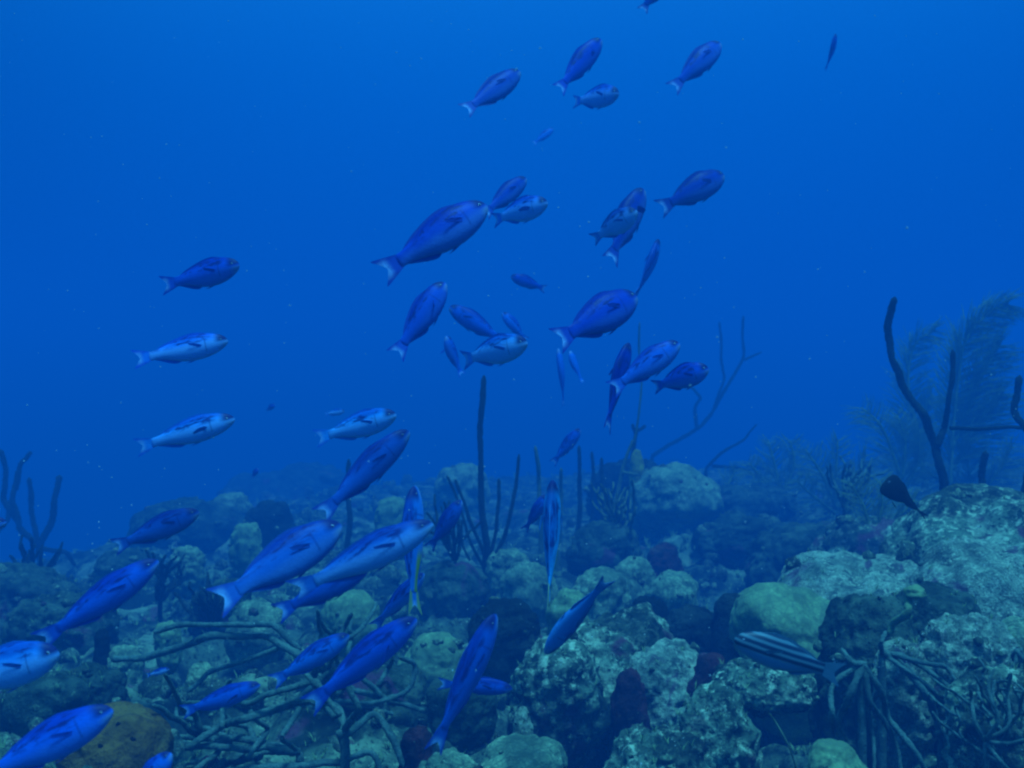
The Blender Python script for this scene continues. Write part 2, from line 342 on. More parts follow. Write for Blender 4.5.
# ------------------------------------------------------------------ coral heads, sponges, boulders
HEADS = [
 # far ridge
 ('coral_mound', 'broad hazy blue mound far off behind the left middle of the reef', 'coral mound', 300, 462, 8.0, 130, 'dull', 'lumpy'),
 ('boulder_coral', 'large smooth pale boulder coral on the far ridge behind the dark bushy sponge', 'coral', 676, 462, 4.9, 86, 'pale', 'smooth'),
 ('boulder_coral', 'low hazy coral hump just right of the large smooth pale boulder coral', 'coral', 748, 484, 5.1, 78, 'dull', 'lumpy'),
 ('dark_sponge', 'dark bushy sponge mass topping the far ridge below the bent whip coral', 'sponge', 632, 458, 5.2, 66, 'dark', 'knobby'),
 ('yellow_sponge', 'small yellow sponge on the dark bushy sponge of the far ridge', 'sponge', 637, 449, 4.95, 13, 'yellow', 'lumpy'),
 ('coral_colony', 'small pale coral head behind the foot of the tall dark centre sea rod', 'coral', 462, 463, 5.7, 44, 'pale', 'lumpy'),
 ('coral_colony', 'small yellowish coral knob between the slanting dark fish and the centre sea rod', 'coral', 391, 496, 4.7, 28, 'green', 'lumpy'),
 ('dark_sponge', 'dark rounded sponge on the crest left of the big blue fish', 'sponge', 270, 500, 4.6, 42, 'dark', 'lumpy'),
 ('coral_colony', 'pale yellow upright coral knob on the left crest beside the dark rounded sponge', 'coral', 247, 522, 4.2, 26, 'green', 'lumpy'),
 ('coral_colony', 'tall pale knobby coral column under the small dark fish at left', 'coral', 187, 545, 3.9, 27, 'pale', 'knobby'),
 ('coral_mound', 'long low grey mound forming the skyline at left', 'coral mound', 190, 498, 5.3, 100, 'dull', 'lumpy'),
 ('coral_colony', 'small bluish coral hump on the skyline left of the dark rounded sponge', 'coral', 232, 492, 5.4, 34, 'pale', 'lumpy'),
 ('coral_mound', 'hazy rounded mound under the sea plumes at right', 'coral mound', 812, 520, 3.9, 110, 'dull', 'rock'),
 ('boulder_coral', 'faint grey coral hump in the haze beside the mound under the sea plumes', 'coral', 745, 512, 4.3, 90, 'dull', 'rock'),
 ('coral_mound', 'hazy coral shoulder between the black fish and the pale right rim', 'coral mound', 878, 516, 3.5, 90, 'rock', 'knobby'),
 # right bank
 ('coral_boulder', 'big rounded boulder with a pale rim and dark purple face at the right edge', 'boulder', 998, 488, 2.75, 190, 'rock', 'lumpy'),
 ('coral_boulder', 'pale lumpy boulder below the dark purple one at the right edge', 'boulder', 1002, 538, 2.4, 150, 'whitish', 'lumpy'),
 ('coral_boulder', 'rough teal ridge running down from the centre of the right bank', 'boulder', 878, 554, 2.7, 150, 'whitish', 'lumpy'),
 ('boulder_coral', 'wide smooth pale green coral slab above the striped fish', 'coral', 804, 582, 2.55, 132, 'green', 'smooth'),
 ('coral_boulder', 'dull crumbly block hanging over the right end of the green slab', 'boulder', 872, 592, 2.15, 90, 'dull', 'rock'),
 ('coral_boulder', 'dark rounded block behind the pale bent finger sponge', 'boulder', 935, 584, 2.2, 90, 'dull', 'lumpy'),
 ('coral_boulder', 'white scraped rock near the right edge above the tangled sea rods', 'boulder', 968, 612, 2.05, 78, 'whitish', 'rock'),
 ('coral_colony', 'pale green dome at the right edge beside the white scraped rock', 'coral', 1022, 618, 2.05, 60, 'pale', 'smooth'),
 ('coral_boulder', 'pale mottled block among the tangled sea rods at lower right', 'boulder', 905, 640, 2.05, 52, 'whitish', 'lumpy'),
 ('coral_boulder', 'mottled teal rock face at the lower right corner', 'boulder', 1005, 668, 1.85, 90, 'rock', 'rock'),
 ('coral_boulder', 'greenish rock shelf under the striped fish above the black hollow', 'boulder', 765, 655, 2.15, 84, 'rock', 'rock'),
 ('coral_colony', 'smooth dim green coral poking out of the black hollow at the bottom', 'coral', 835, 742, 1.65, 62, 'green', 'smooth'),
 ('coral_boulder', 'teal rock wall left of the black hollow at the bottom', 'boulder', 715, 680, 2.0, 76, 'rock', 'rock'),
 # middle
 ('coral_boulder', 'large rough pale topped boulder in the bottom centre with a shaded underside', 'boulder', 612, 606, 2.5, 128, 'rock', 'rock'),
 ('coral_boulder', 'rough pale boulder under the blue fish that dives head down', 'boulder', 556, 636, 2.35, 84, 'rock', 'rock'),
 ('coral_boulder', 'bluish white boulder top right of the large rough central boulder', 'boulder', 660, 640, 2.4, 84, 'whitish', 'rock'),
 ('red_sponge', 'dark red encrusting sponge lump on the face of the central boulder', 'sponge', 630, 668, 2.33, 30, 'red', 'rock'),
 ('red_sponge', 'red sponge ridge left of the striped fish', 'sponge', 712, 652, 2.36, 42, 'red', 'rock'),
 ('red_sponge', 'dull red sponge in the haze below the large smooth pale boulder coral', 'sponge', 664, 542, 3.85, 34, 'red', 'rock'),
 ('boulder_coral', 'pale rounded coral dome right of the centre on the middle slope', 'coral', 672, 570, 3.3, 50, 'pale', 'smooth'),
 ('vase_sponge', 'black vase sponge left of a group of three on the middle slope', 'sponge', 650, 596, 2.85, 34, 'dark', 'lumpy'),
 ('vase_sponge', 'widest black sponge in the middle of a group of three', 'sponge', 692, 606, 2.75, 52, 'dark', 'knobby'),
 ('vase_sponge', 'tall black sponge just above the head of the striped fish', 'sponge', 733, 594, 2.7, 36, 'dark', 'lumpy'),
 ('coral_colony', 'small yellow green coral dome right of the hanging pale fish tail', 'coral', 568, 588, 2.9, 36, 'green', 'smooth'),
 ('coral_colony', 'pale lumpy coral in front of the foot of the tall dark centre sea rod', 'coral', 528, 562, 3.5, 42, 'pale', 'lumpy'),
 ('coral_colony', 'knobby coral cluster right of the upright pale fish', 'coral', 600, 566, 3.3, 46, 'pale', 'knobby'),
 ('coral_colony', 'small teal coral knob below the red hazy sponge', 'coral', 634, 556, 3.5, 34, 'pale', 'lumpy'),
 ('coral_colony', 'dim coral lump in the haze above the pale rounded dome', 'coral', 606, 520, 4.1, 60, 'dull', 'lumpy'),
 ('coral_colony', 'pale coral lump left of the upright yellow edged fish', 'coral', 508, 548, 3.8, 34, 'pale', 'knobby'),
 ('coral_colony', 'broad pale green coral between the two upright fish', 'coral', 456, 560, 3.6, 56, 'dull', 'lumpy'),
 ('dark_sponge', 'tall dull blue barrel shaped sponge behind the fish that climbs steeply', 'sponge', 505, 598, 2.7, 58, 'dark', 'lumpy'),
 ('boulder_coral', 'flat pale green coral plate behind the fish with its side fin out', 'coral', 434, 632, 2.75, 64, 'green', 'smooth'),
 ('coral_colony', 'round green dome below the flat pale green plate', 'coral', 462, 678, 2.3, 62, 'dull', 'smooth'),
 ('coral_colony', 'ridged teal coral behind the tail of the fish with its side fin out', 'coral', 382, 668, 2.4, 76, 'dull', 'lumpy'),
 ('red_sponge', 'deep red sponge beside the pale knob at the bottom edge', 'sponge', 418, 724, 2.0, 30, 'red', 'rock'),
 ('coral_colony', 'pale knobbly coral at the bottom edge below the steeply climbing fish', 'coral', 447, 750, 1.85, 56, 'pale', 'knobby'),
 ('coral_colony', 'wide pale sand dusted coral at the bottom edge right of the pale knob', 'coral', 520, 738, 1.95, 84, 'pale', 'smooth'),
 ('coral_colony', 'small white coral stub above the sand dusted coral', 'coral', 522, 706, 2.05, 18, 'whitish', 'lumpy'),
 ('coral_boulder', 'mottled rock at the bottom edge under the central boulder', 'boulder', 660, 728, 1.95, 90, 'rock', 'rock'),
 # left
 ('coral_colony', 'pale green coral block under the two big overlapping fish', 'coral', 352, 590, 3.0, 46, 'green', 'lumpy'),
 ('coral_colony', 'pale coral beside the tail of the big blue fish', 'coral', 256, 598, 3.0, 48, 'pale', 'lumpy'),
 ('coral_boulder', 'dull rock between the tall knobby column and the big blue fish', 'boulder', 222, 580, 3.3, 54, 'dull', 'rock'),
 ('coral_colony', 'small yellow green coral above the left sea rod thicket', 'coral', 168, 622, 2.9, 22, 'green', 'lumpy'),
 ('coral_colony', 'small ring shaped pale coral under the left fish tail', 'coral', 125, 644, 2.7, 28, 'pale', 'knobby'),
 ('tube_sponge', 'short dark tube sponge below the long fish at left', 'sponge', 102, 628, 2.7, 15, 'dark', 'smooth'),
 ('coral_boulder', 'dull green boulder under the fish at the left edge', 'boulder', 45, 668, 2.3, 78, 'dull', 'smooth'),
 ('coral_boulder', 'dark brown rock right of the dull green boulder at left', 'boulder', 96, 664, 2.35, 52, 'dull', 'rock'),
 ('orange_sponge', 'big orange brown sponge with dark pores at the lower left corner', 'sponge', 112, 710, 1.85, 96, 'orange', 'smooth'),
 ('coral_colony', 'small bright blue white coral chip right of the orange brown sponge', 'coral', 168, 728, 1.9, 26, 'whitish', 'lumpy'),
 ('coral_colony', 'hooked grey coral lump above the small fish at lower left', 'coral', 200, 662, 2.5, 26, 'pale', 'lumpy'),
 ('coral_boulder', 'dark hazy rock at the far left edge under the branching sea rods', 'boulder', 20, 560, 3.6, 100, 'dull', 'rock'),
 ('coral_boulder', 'grey rubble block on the slope at the left edge', 'boulder', 60, 592, 3.1, 80, 'dull', 'rock'),
 ('coral_colony', 'pale lumpy coral where the left slope meets the skyline', 'coral', 130, 548, 4.2, 52, 'dull', 'knobby'),
]
OVER = {'large rough pale': .75, 'rough pale boulder under': .7, 'bluish white boulder': .3, 'wide smooth pale green': .35, 'greenish rock shelf': .7, 'teal rock wall': .5, 'large smooth pale boulder': .3, 'dull crumbly': .4}
for nm, lb, ct, px, pt, d, wd, mt, st in HEADS:
    ov = next((v for k, v in OVER.items() if lb.startswith(k)), .05)
    tl = {'wide smooth pale green': -16, 'flat pale green coral plate': 14, 'rough teal ridge': -10, 'big rounded boulder': 12}
    tilt = next((v for k, v in tl.items() if lb.startswith(k)), 0)
    low = 700 if lb.startswith('greenish rock shelf') else None
    o = head(nm, lb, ct, px, pt, d, wd, M[mt], st, over=ov, tilt=tilt, low=low,
             group={'vase_sponge': 'black vase sponges on the middle slope'}.get(nm))

# pores of the orange sponge
osp = next(o for o in COL.objects if o.name.startswith('orange_sponge'))
dk = reefmat('sponge_pore', (.03, .02, .015), (.02, .01, .01), (.05, .03, .02))
for (px, py) in ((119, 724), (100, 746), (66, 742), (133, 740)):
    V = []; Fc = []; pass
    # put the pore on the sponge's skin, facing the viewer's side
    me = osp.data; best = min(me.vertices, key=lambda v: abs((osp.location+v.co).x/(osp.location+v.co).y*F+512-px)+abs(384-((osp.location+v.co).z-ZC)/(osp.location+v.co).y*F-py)+8*(osp.location+v.co).y)
    blob(V, Fc, best.co, .0075, 2, 4, .2, (1, .5, .8)); mesh('pore', V, Fc, dk, osp)

# ------------------------------------------------------------------ sea rods and whips
GG = 'upright sea rods on the far ridge'
gorgonian('sea_rod', 'tall dark sea rod in the centre with slender side branches', 'sea rod', 3.8, (488, 588),
  [([(488, 588), (486, 540), (481, 480), (480, 430), (484, 376)], 5.0, 3.8), ([(487, 560), (470, 520), (462, 497), (455, 480)], 2.6, 2.2),
   ([(487, 565), (496, 530), (499, 500), (499, 479)], 2.6, 2.2), ([(488, 570), (503, 540), (511, 510), (519, 455)], 3.0, 2.2),
   ([(487, 575), (474, 550), (464, 520), (447, 476)], 2.2, 1.8), ([(462, 520), (463, 545), (470, 560)], 1.8, 1.5)], M['rod'])
gorgonian('sea_rod', 'single dark sea rod behind the slanting dark fish', 'sea rod', 4.2, (347, 560), [([(347, 560), (350, 520), (348, 460)], 4.2, 3.2)], M['rod'])
for x0, y0, x1, y1, d, lb, mt in ((541, 520, 535, 446, 4.4, 'thin pale rod just left of the upright yellow edged fish', 'tan'), (560, 520, 561, 468, 4.6, 'short rod seen behind the upright yellow edged fish', 'tan'),
     (578, 530, 579, 446, 4.5, 'straight rod right of the upright yellow edged fish', 'rod'), (603, 520, 602, 458, 4.6, 'straight dim rod at the left end of the dark bushy sponge', 'rod'),
     (590, 535, 592, 452, 4.8, 'slim dim rod between two straight rods near the dark bushy sponge', 'rod'), (556, 540, 549, 488, 4.0, 'short pale stub rod under the small dim diving fish', 'tan')):
    gorgonian('sea_rod', lb, 'sea rod', d, (x0, y0), [([(x0, y0), ((x0+x1)/2+1, (y0+y1)/2), (x1, y1)], 3.4, 2.4)], M[mt], group=GG)
gorgonian('sea_rod', 'pale forked sea rod leaning over the dark bushy sponge', 'sea rod', 4.6, (606, 520),
  [([(606, 520), (617, 495), (623, 470), (634, 440)], 3.4, 2.4), ([(622, 472), (638, 475)], 2.2, 1.8), ([(634, 446), (642, 380), (640, 322)], 1.6, 1.2)], M['tan'])
gorgonian('whip_coral', 'long bent whip coral reaching up right from the far ridge with forked tips', 'whip coral', 6.3, (652, 456),
  [([(652, 456), (668, 446), (700, 427), (713, 412), (728, 385), (744, 356), (743, 316)], 2.9, 2.0), ([(744, 360), (762, 352)], 1.8, 1.2),
   ([(712, 414), (724, 380), (721, 360), (719, 322)], 2.0, 1.6), ([(697, 428), (695, 408), (700, 398), (692, 388), (682, 384)], 2.6, 1.8)], M['rod'])
gorgonian('whip_coral', 'short tangled whip coral tip rising from the dark bushy sponge', 'whip coral', 5.0, (632, 460), [([(632, 460), (636, 432), (646, 426)], 3.0, 2.2), ([(636, 434), (632, 424)], 2.6, 2.2)], M['rod'])
gorgonian('whip_coral', 'low wavy sea whip running right along the far ridge', 'whip coral', 5.6, (706, 468),
  [([(706, 468), (722, 452), (744, 440), (756, 424)], 2.2, 1.2), ([(712, 466), (740, 468), (765, 478), (790, 490)], 2.2, 1.4)], M['rod'])
gorgonian('sea_rod', 'tall dark crooked sea rod with one side fork at upper right', 'sea rod', 3.3, (946, 512),
  [([(946, 512), (943, 480), (936, 443), (922, 415), (905, 385), (893, 358), (890, 325), (893, 298)], 6.0, 4.6),
   ([(938, 446), (947, 428), (948, 400), (952, 350)], 4.6, 3.4), ([(950, 428), (975, 429), (1010, 427), (1034, 430)], 3.0, 2.6)], M['rod'], ns=10)
gorgonian('sea_rod', 'thick dark post like sea rod under the horizontal branch at right', 'sea rod', 3.4, (985, 505), [([(985, 505), (984, 478), (987, 452)], 6, 4.5)], M['rod'])
gorgonian('sea_rod', 'dark sea rod rising at the right edge of the photo', 'sea rod', 3.2, (1024, 500), [([(1024, 500), (1030, 440), (1017, 412), (1022, 376)], 6, 4.4)], M['rod'])
gorgonian('sea_rod', 'hazy branching sea rod like a candelabra at the far left', 'sea rod', 4.9, (40, 560),
  [([(40, 560), (38, 545), (22, 528), (14, 500), (17, 470)], 4.4, 3.4), ([(38, 545), (32, 520), (30, 498), (29, 478)], 4.2, 3.4), ([(40, 545), (50, 525), (55, 500), (58, 476)], 4.6, 3.8),
   ([(20, 524), (2, 500), (4, 470), (0, 450)], 4.2, 3.2), ([(16, 490), (20, 465), (30, 452)], 3.2, 2.6), ([(40, 548), (66, 552), (74, 566)], 3.4, 2.6)], M['rod'])
gorgonian('sea_rod', 'second hazy branching sea rod cut by the left edge', 'sea rod', 5.2, (-6, 570), [([(-6, 570), (-8, 530), (-4, 500), (-10, 460)], 4.4, 3.2), ([(-8, 540), (8, 520), (10, 500)], 4, 3)], M['rod'])
# ropey thickets
gorgonian('sea_rod', 'long low sea rod with wavy branches lying across the lower left', 'sea rod', 2.35, (330, 672),
  [([(330, 672), (300, 650), (262, 640), (215, 632), (180, 648), (140, 660), (108, 662)], 5.6, 4.4), ([(300, 650), (270, 628), (225, 622), (185, 622), (160, 628)], 4.4, 3.4),
   ([(285, 645), (250, 660), (210, 672), (190, 690)], 4.4, 3.2), ([(320, 665), (330, 640), (322, 615)], 4.2, 3.2)], M['rope'], wig=.02)
gorgonian('sea_rod', 'thick many branched sea rod sprawling over the bottom left', 'sea rod', 1.95, (345, 735),
  [([(345, 735), (335, 715), (300, 708), (250, 712), (222, 728), (190, 742), (130, 748)], 6.6, 4.6), ([(340, 730), (345, 762), (300, 764), (240, 768), (170, 776)], 6.2, 4.6),
   ([(335, 718), (310, 690), (270, 690), (250, 700), (232, 690)], 5.2, 3.6), ([(222, 728), (216, 708), (230, 680)], 4.4, 3.4), ([(345, 735), (372, 722), (392, 740), (404, 764)], 6, 4.4),
   ([(345, 728), (362, 700), (352, 676), (362, 650)], 5.2, 3.6), ([(340, 716), (325, 700), (318, 680), (300, 668)], 4.6, 3.4), ([(300, 708), (288, 728), (296, 752)], 4.4, 3.2),
   ([(250, 712), (262, 738), (250, 756)], 4.2, 3.2), ([(345, 760), (372, 752), (384, 772)], 4.6, 3.6)], M['rope'], wig=.025)
gorgonian('sea_rod', 'bushy sea rod with curved arms between the flat green plate and the bottom left thicket', 'sea rod', 2.3, (385, 700),
  [([(385, 700), (362, 672), (372, 650), (395, 655)], 4.4, 3.2), ([(385, 700), (408, 690), (414, 668), (400, 655)], 4.2, 3), ([(385, 700), (350, 690), (335, 660), (342, 640)], 4.2, 3), ([(388, 700), (430, 712), (450, 700)], 4.2, 3)], M['rope'])
gorgonian('sea_rod', 'tangled sea rod at lower right whose long arms hang down to the bottom edge', 'sea rod', 1.8, (862, 664),
  [([(862, 664), (880, 690), (892, 720), (912, 750), (928, 785)], 5.0, 3.6), ([(864, 664), (868, 700), (886, 722), (900, 750), (904, 790)], 4.6, 3.0),
   ([(862, 666), (846, 690), (842, 722), (848, 770)], 5.6, 4.0), ([(858, 666), (832, 684), (826, 706), (838, 740), (846, 775)], 4.2, 3.0), ([(866, 664), (852, 662), (846, 652)], 4.4, 3.0),
   ([(880, 690), (870, 712), (874, 740), (868, 775)], 3.6, 2.4)], M['rope'], wig=.015, rough=.22)
gorgonian('sea_rod', 'pale sea rod whose arms sweep right over the black gaps at lower right', 'sea rod', 1.95, (882, 652),
  [([(882, 652), (900, 664), (918, 688), (934, 712), (942, 740), (944, 785)], 5.4, 4.0), ([(882, 654), (905, 658), (930, 672), (955, 692), (975, 708)], 4.2, 2.6),
   ([(886, 656), (915, 676), (940, 698), (962, 722), (978, 724)], 3.8, 2.4), ([(890, 654), (925, 660), (946, 668), (956, 690), (982, 712)], 3.4, 2.2), ([(936, 735), (950, 728), (962, 732), (974, 736)], 4.2, 2.8),
   ([(905, 664), (930, 690), (950, 716), (968, 735)], 3.0, 2.0), ([(882, 652), (876, 640), (884, 630)], 3.6, 2.6)], M['rope'], wig=.015, rough=.22)
gorgonian('sea_rod', 'fine stringy sea rod on the rock face at the right edge', 'sea rod', 1.62, (985, 740),
  [([(985, 740), (992, 715), (990, 690), (998, 670)], 2.8, 2.2), ([(985, 740), (1004, 722), (1012, 695), (1010, 672)], 2.8, 2.2), ([(985, 742), (1000, 762), (1018, 775)], 2.8, 2.2), ([(984, 740), (972, 720), (975, 700), (968, 688)], 2.8, 2.2), ([(986, 742), (1012, 745), (1030, 735)], 2.8, 2)], M['rope'], wig=.01)
gorgonian('finger_sponge', 'pale bent finger sponge hanging in front of the dark rounded block at right', 'sponge', 1.98, (915, 592), [([(915, 592), (909, 598), (904, 612), (897, 626), (894, 637)], 6, 5)], M['green'], part='finger', stem=False)
gorgonian('sea_rod', 'thin wiry rod hanging in the black hollow at the bottom', 'sea rod', 1.75, (796, 768), [([(796, 768), (788, 745), (780, 728), (773, 718)], 1.3, .9)], M['tan'])
def bush(label, d, base, reach, lean, n, mat, r0=3.2, spread=1.1, curl=.6, sub=1, seed=1, **k):
    rr = random.Random(seed); br = []
    def arm(x, y, a, L, r, lv):
        pts = [(x, y, 0)]; a0 = a; dz = 0; zz = rr.uniform(-.12, .12); bend = rr.uniform(-.14, .14)
        m = 6
        for i in range(m):
            a += (lean-a)*curl*.30+rr.uniform(-.15, .15)+bend; x += math.sin(a)*L/m; y -= math.cos(a)*L/m; dz += zz/m*2; pts.append((x, y, dz))
            if lv < sub and i in (1, 2, 3) and rr.random() < .6: arm(x, y, a+rr.choice((-1, 1))*rr.uniform(.5, 1.0), L*rr.uniform(.4, .65), r*.8, lv+1)
        br.append((pts, r, r*.62))
    for i in range(n): arm(base[0]+rr.uniform(-3, 3), base[1], lean+spread*(2*(i+.5)/n-1)+rr.uniform(-.15, .15), reach*rr.uniform(.7, 1.1), r0, 0)
    return gorgonian('sea_rod', label, 'sea rod', d, base, br, mat, wig=.01, rough=.2, **k)
bush('fine branched sea rod filling the lower right corner', 1.75, (1000, 760), 95, -.3, 8, M['rope'], 3.2, 1.0, seed=3)
bush('drooping stringy sea rod on the right edge below the pale green dome', 1.9, (1018, 650), 75, 2.9, 7, M['rope'], 3.0, .8, seed=5)
bush('pale sea rod with long arms sprawling left to the orange sponge', 2.0, (300, 752), 150, -1.35, 4, M['rope'], 5.6, .45, curl=.3, seed=8)
bush('dim sea rod behind the bottom left thicket with arms bending right', 2.35, (290, 712), 110, 1.0, 4, M['rope'], 5.0, .6, curl=.3, seed=11)
bush('dark twiggy sea rod left of the big broad fish', 3.2, (212, 640), 62, -.1, 6, M['rod'], 3.2, .7, seed=14)
bush('dark twiggy sea rod under the single small dark fish at left', 3.6, (160, 600), 48, .1, 5, M['rod'], 3.0, .7, seed=15)
bush('dim sea rod bush rising right of the big pale blue fish', 3.6, (455, 560), 52, -.1, 6, M['rod'], 2.8, .7, seed=17)
bush('thin hazy sea rod bush left of the black fish', 3.8, (845, 515), 60, .1, 6, M['rope'], 2.6, .9, seed=19)
bush('twiggy sea rod under the pale forked rod on the middle slope', 4.1, (622, 545), 62, 0, 7, M['tan'], 2.4, .6, seed=21)
bush('hazy sea rod bush on the slope at the far left edge', 3.9, (25, 600), 62, .3, 6, M['rod'], 3.4, .9, seed=24)
# plumes
plume('sea_plume', 'tall pale feathery sea plume right of the crooked dark rod', 'sea plume', 4.6, (950, 490),
  [[(950, 490), (953, 430), (958, 380), (966, 340), (990, 312), (1008, 304)], [(952, 450), (968, 410), (985, 370), (1000, 345)], [(952, 470), (972, 440), (992, 410), (1002, 395)]], M['plume'], M['tan'], 36, 4.0, None, .42)
plume('sea_plume', 'small faint sea plume between the crooked dark rod and its fork', 'sea plume', 5.1, (925, 480),
  [[(925, 480), (915, 430), (908, 380), (915, 345), (935, 330)], [(922, 450), (925, 410), (932, 395)]], M['plume'], M['tan'], 28, 3.4, None, .38)
plume('sea_plume', 'drooping pale sea plume left of the crooked dark rod', 'sea plume', 4.6, (905, 505),
  [[(905, 505), (895, 460), (880, 425), (862, 408)], [(902, 480), (905, 440), (897, 415)], [(904, 490), (918, 460), (920, 430)]], M['plume'], M['tan'], 30, 3)
plume('sea_plume', 'bushy sea plume in the middle of the hazy plume bed', 'sea plume', 4.8, (838, 520),
  [[(838, 520), (836, 480), (838, 440)], [(838, 510), (822, 475), (806, 450)], [(838, 510), (855, 480), (866, 455)], [(838, 515), (812, 495), (796, 480)]], M['plume'], M['tan'], 24, 2, None, .35, .2)
plume('sea_plume', 'hazy sea plume at the left end of the plume bed', 'sea plume', 5.3, (782, 505),
  [[(782, 505), (776, 470), (768, 440)], [(782, 495), (794, 465), (790, 440)], [(782, 500), (762, 478), (748, 462)]], M['plume'], M['tan'], 22, 2, None, .35, .2)
plume('sea_plume', 'low sea plume at the front of the plume bed above the hazy mound', 'sea plume', 3.5, (872, 545),
  [[(872, 545), (865, 510), (850, 482)], [(872, 540), (882, 508), (880, 480)], [(872, 540), (895, 520), (915, 500)]], M['plume'], M['tan'], 24, 1.8, None, .35, .2)
plume('sea_plume', 'dim feathery sea plume behind the thick dark post at right', 'sea plume', 4.7, (975, 500),
  [[(975, 500), (968, 465), (970, 440)], [(975, 500), (1000, 470), (1012, 446)], [(975, 500), (940, 480), (915, 462)]], M['plume'], M['tan'], 26, 2.4, None, .35, .2)
plume('sea_plume', 'low feathery sea plume right of the far smooth boulder coral', 'sea plume', 5.2, (735, 520),
  [[(735, 520), (728, 490), (735, 470)], [(735, 520), (752, 495), (760, 478)], [(735, 520), (712, 500), (705, 488)]], M['plume'], M['tan'], 20, 2, None, .35, .2)

# ------------------------------------------------------------------ reef rubble and turf (nobody could count it)
rs = np.random.RandomState(5)
def scatter(n, y0, y1, spread=.62):
    yy = y0*(y1/y0)**rs.rand(n); xx = (rs.rand(n)*2-1)*spread*yy+0.0
    return xx, yy
xx, yy = scatter(2100, 1.8, 20); zz = ground_np(xx, yy)
U, Q = ico(2); Q = np.array(Q); VV = []; FF = []
for i in range(len(xx)):
    r_ = (.007+.030*rs.rand()**3)*(.6+.22*yy[i]); k = 1+.45*vnoise(U*1.5+i*1.7, i % 91)+.2*vnoise(U*4+i, 3)
    VV.append(U*k[:, None]*r_*np.array([rs.uniform(.7, 1.4), rs.uniform(.7, 1.3), rs.uniform(.5, 1.5)])+np.array([xx[i], yy[i], zz[i]+r_*.15])); FF.append(Q+i*len(U))
hd = [o for o in COL.objects if o.type == 'MESH' and o.parent is None and o.name.split('.')[0] in ('coral_boulder', 'coral_mound', 'coral_colony', 'boulder_coral', 'dark_sponge', 'red_sponge')]
for ob in hd:
    co_ = np.empty(len(ob.data.vertices)*3); ob.data.vertices.foreach_get('co', co_); co_ = co_.reshape(-1, 3)+np.array(ob.location)
    size = co_[:, 0].max()-co_[:, 0].min(); nk = 26 if ob.name.startswith(('coral_boulder', 'coral_mound')) else 20
    for q_ in rs.choice(len(co_), nk):
        r_ = size*rs.uniform(.015, .07)*rs.rand()**.5; k = 1+.45*vnoise(U*1.6+q_*.37, q_ % 91)+.22*vnoise(U*4+q_, 3)
        VV.append(U*k[:, None]*r_*np.array([rs.uniform(.8, 1.5), rs.uniform(.7, 1.2), rs.uniform(.5, 1.2)])+co_[q_]); FF.append(Q+(len(VV)-1)*len(U))
o = mesh('reef_rubble', np.vstack(VV).tolist(), np.vstack(FF).tolist(), M['rubble']); tag(o, 'small lumps of coral rubble covering the reef', 'rubble', kind='stuff')
# algae turf: short bent blades in tufts on the reef and on the heads
V = []; Fc = []
def tuft(p, h, n):
    for _ in range(n):
        a = random.uniform(0, 6.28); l = h*random.uniform(.5, 1.2); dx, dy = math.cos(a), math.sin(a); w_ = h*.08
        q = Vector(p)+Vector((dx, dy, 0))*h*.2*random.random(); s_ = Vector((-dy, dx, 0))*w_
        b0 = len(V); m_ = q+Vector((dx*l*.25, dy*l*.25, l*.6)); e = q+Vector((dx*l*.7, dy*l*.7, l))
        V.extend([q-s_, q+s_, m_+s_*.8, m_-s_*.8, e]); Fc.extend([(b0, b0+1, b0+2, b0+3), (b0+3, b0+2, b0+4)])
xx, yy = scatter(3400, 1.9, 18); zz = ground_np(xx, yy)
for a, b, c in zip(xx, yy, zz): tuft((a, b, c-.004), random.uniform(.012, .03)*(.6+.2*b), random.randint(5, 9))
for ob in [o for o in COL.objects if o.type == 'MESH' and o.parent is None and (o.name.startswith('coral_boulder') or o.name.startswith('coral_mound'))]:
    vs = ob.data.vertices
    for _ in range(70):
        v = vs[random.randrange(len(vs))]
        if v.normal.z > .1: tuft(ob.location+v.co, random.uniform(.010, .022), random.randint(4, 7))
o = mesh('algae_turf', V, Fc, M['plume'], smooth=False); tag(o, 'short tufts of algae growing between the corals', 'algae', kind='stuff')
V = []; Fc = []
for _ in range(420):
    yy_ = random.uniform(.5, 4); yy_ += .9; blob(V, Fc, ((random.random()*2-1)*.52*yy_, yy_, ZC+random.uniform(-.3, .4)*yy_), random.uniform(.0005, .0009)*(1+.5*yy_*random.random()), 1, 3)
pm, t, b = newmat('particle'); b.inputs['Base Color'].default_value = (.7, .75, .7, 1)
o = mesh('drifting_particles', V, Fc, pm); tag(o, 'pale specks drifting in the open water', 'particles', kind='stuff')

